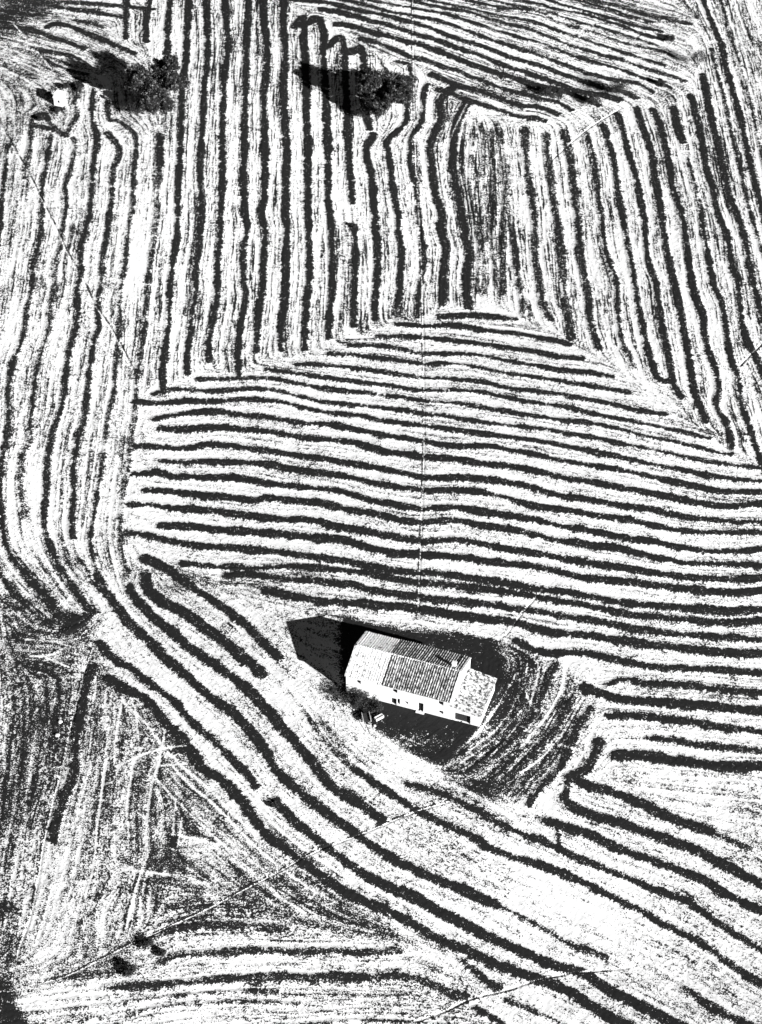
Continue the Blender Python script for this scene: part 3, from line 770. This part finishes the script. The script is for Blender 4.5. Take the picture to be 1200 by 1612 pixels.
def tree(px, py, h, rad, label, seed, group=None, mat='leaf', clumps=70, leaves=90, squash=.85):
    g = ground_pt(px, py); t = empty('tree', (g.x, g.y, g.z-.1)); tag(t, label, 'tree', group)
    rg = random.Random(seed); ch = h-rad*squash
    tr = MB(); tr.tube([(0,0,0),(.1,.05,h*.2),(-.05,.1,h*.4),(0,0,ch)], [rad*.085,rad*.065,rad*.05,rad*.03], 10)
    for k in range(7):
        a = k*2.4+rg.random(); z = h*(.25+.05*k); rr = rad*(.5+.3*rg.random())
        tr.tube([(0,0,z),(math.cos(a)*rr*.5,math.sin(a)*rr*.5,z+rr*.35),(math.cos(a)*rr,math.sin(a)*rr,z+rr*.8)], [rad*.035,rad*.025,rad*.01], 6)
    tr.build('trunk', M['bark'], t, True)
    lobes = [((0, 0, ch), rad*.72)]
    for k in range(9):
        a = k*2.399+seed; e = rg.uniform(-.55, .75); rr = rad*rg.uniform(.45, .75)
        lobes.append(((math.cos(a)*rr, math.sin(a)*rr, max(rad*.35, ch+e*rad*squash*.8)), rad*rg.uniform(.3, .55)))
    leaf_mesh('crown', np.concatenate([foliage(c, (q, q, q*.85), clumps, leaves, .19, seed*10+i, shell=.5, clump_r=.22) for i, (c, q) in enumerate(lobes)]), M[mat], t); return t
def shrub(px, py, r, h, label, seed, group='dark shrubs along the field edges', clumps=32, leaves=45, sx=1.0):
    g = ground_pt(px, py); t = empty('shrub', (g.x, g.y, g.z-.05)); tag(t, label, 'shrub', group)
    s = MB()
    for k in range(4):
        a = k*1.7+seed; s.tube([(0,0,0),(math.cos(a)*r*.3,math.sin(a)*r*.3,h*.4),(math.cos(a)*r*.6,math.sin(a)*r*.6,h*.8)], [.05,.035,.015], 5)
    s.build('stem', M['bark'], t)
    leaf_mesh('foliage', foliage((0,0,h*.5), (r*sx,r/sx,h*.5), clumps, leaves, .12, seed, shell=.3, clump_r=.32), M['bush'], t); return t
tree(605, 168, 10.6, 6.6, 'big round tree casting its long black shadow over the straight vertical strips', 5)
tree(243, 164, 11.2, 7.2, 'big round tree in the top left corner, left of the straight vertical strips', 9)
shrub(563, 1112, 2.9, 3.3, 'large dark bush against the left end of the white farmhouse', 3, 'bushes in front of the farmhouse', 40, 60, 1.2)
shrub(591, 1119, 2.1, 2.9, 'smaller dark bush in front of the farmhouse, right of the larger bush', 4, 'bushes in front of the farmhouse', 30, 50)
shrub(972, 152, 3.4, 5.0, 'biggest dark shrub on the edge between slanting and vertical strips', 21, clumps=60)
shrub(936, 165, 2.0, 3.0, 'dark shrub just left of the biggest shrub on that field edge', 22)
shrub(880, 156, 1.5, 3.0, 'small ragged shrub among the slanting strips, second from the left end of the shrub row', 23)
shrub(860, 152, 1.5, 3.0, 'small ragged shrub at the far left end of the shrub row', 24)
shrub(1098, 105, 2.3, 4.6, 'tall ragged shrub at the pale corner where the slanting strips end', 25, clumps=24)
shrub(1056, 64, 1.5, 1.6, 'low dark shrub at the upper right ends of the slanting strips', 26)
shrub(557, 358, .8, 1.0, 'lone round bush at the head of one vertical strip', 27, group=None, clumps=12)
shrub(216, 182, 2.6, 4.4, 'dark bush added to thicken the shadow at the lower left foot of the big top left tree', 41, 'bushes added to widen the big tree shadows', 40, 60)  # bush added to make the tree's dark shadow mass bigger
shrub(573, 186, 2.4, 4.0, 'dark bush added to thicken the shadow at the lower left foot of the other big tree', 42, 'bushes added to widen the big tree shadows', 40, 60)  # likewise added, fills out the dark mass under the second tree
shrub(1040, 134, 1.3, 1.6, 'low shrub at the lower right end of the slanting strips, below the tall ragged one', 43)
shrub(104, 140, 1.0, 1.5, 'scrub bush right above the tiny white hut', 28, 'scrub around the hut')
shrub(124, 142, 1.0, 1.6, 'scrub bush farthest right of the tiny white hut', 29, 'scrub around the hut')
shrub(76, 152, 1.0, 1.6, 'scrub bush touching the left side of the tiny white hut', 30, 'scrub around the hut')
shrub(90, 176, .9, 1.0, 'scrub bush just below the tiny white hut', 31, 'scrub around the hut')
shrub(64, 190, .9, 1.3, 'scrub bush below left of the tiny white hut, at a strip end', 32, 'scrub around the hut')
shrub(201, 1533, 1.7, 1.7, 'dark spreading bush at the left end of the bottom strips', 33, 'bushes at the bottom strips')
shrub(232, 1488, 1.3, 1.0, 'low dark bush beside the slanting path near the bottom strips', 34, 'bushes at the bottom strips')
shrub(254, 1502, .8, .9, 'small bush between the path and the second bottom strip', 35, 'bushes at the bottom strips')
shrub(432, 1270, .9, .9, 'small bush at the blunt start of a diagonal strip', 36, group=None, clumps=12)

# ------------------------------------------------------------------ things in the farmyard
g = ground_pt(577, 1134); cart = empty('farm_cart', (g.x, g.y, g.z), R(-80)); tag(cart, 'small pale two wheeled farm cart with its shafts on the dark yard', 'cart')
c = MB()
for k in range(5): c.box(-.95+k*.38+.01, -.95+(k+1)*.38-.06, -.55, .55, .62, .68)
c.build('bed', M['wood'], cart)
for s in (-1, 1):
    q = MB(); q.box(-.95, .95, s*.6-.03, s*.6+.03, .6, .95); q.build('side_board', M['pale'], cart)
    q = MB(); q.tube([(.9, s*.4, .6), (1.7, s*.35, .4), (2.6, s*.3, .12)], .04, 6); q.build('shaft', M['pale'], cart)
    q = MB(); pts = [(.5*math.cos(a*math.pi/10), s*.74, .5+.5*math.sin(a*math.pi/10)) for a in range(21)]; q.tube(pts, .05, 6, False)
    wh = q.build('wheel', M['iron'], cart)
    q = MB()
    for a in range(5): q.tube([(-.48*math.cos(a*math.pi/5), s*.74, .5-.48*math.sin(a*math.pi/5)), (.48*math.cos(a*math.pi/5), s*.74, .5+.48*math.sin(a*math.pi/5))], .02, 5)
    q.build('spokes', M['pale'], wh)
q = MB(); q.tube([(0, -.74, .5), (0, .74, .5)], .04, 6); q.build('axle', M['iron'], cart)
g = ground_pt(597, 1131); t = MB(); a0, b0 = .75, .32
def trough(mb):
    mb.box(-a0, a0, -b0, b0, 0, .12); mb.box(-a0, a0, -b0, -b0+.1, .123, .5); mb.box(-a0, a0, b0-.1, b0, .123, .5)
    mb.box(-a0, -a0+.1, -b0+.102, b0-.102, .123, .5); mb.box(a0-.1, a0, -b0+.102, b0-.102, .123, .5)
trough(t); to = t.build('trough', M['stone']); to.location = (g.x, g.y, g.z-.02); to.rotation_euler = (0, 0, R(35)); tag(to, 'pale stone water trough between the dark bushes and the house door', 'trough')
def rock(px, py, r, label, seed):
    g = ground_pt(px, py); bm = bmesh.new(); bmesh.ops.create_icosphere(bm, subdivisions=2, radius=r); rr = random.Random(seed)
    for vv in bm.verts: vv.co *= rr.uniform(.8, 1.15); vv.co.z *= .55
    me = bpy.data.meshes.new('boulder'); bm.to_mesh(me); bm.free(); me.materials.append(M['stone'])
    o = bpy.data.objects.new('boulder', me); COL.objects.link(o); o.location = (g.x, g.y, g.z+r*.25); tag(o, label, 'boulder')
rock(544, 1112, .3, 'pale boulder at the left edge of the dark yard by the large bush', 1)
rock(590, 1143, .25, 'small pale boulder right of the farm cart', 2)
rock(95, 1137, .36, 'white boulder in the left meadow, upper of two', 3)
rock(90, 1158, .4, 'white boulder in the left meadow, lower of two', 4)
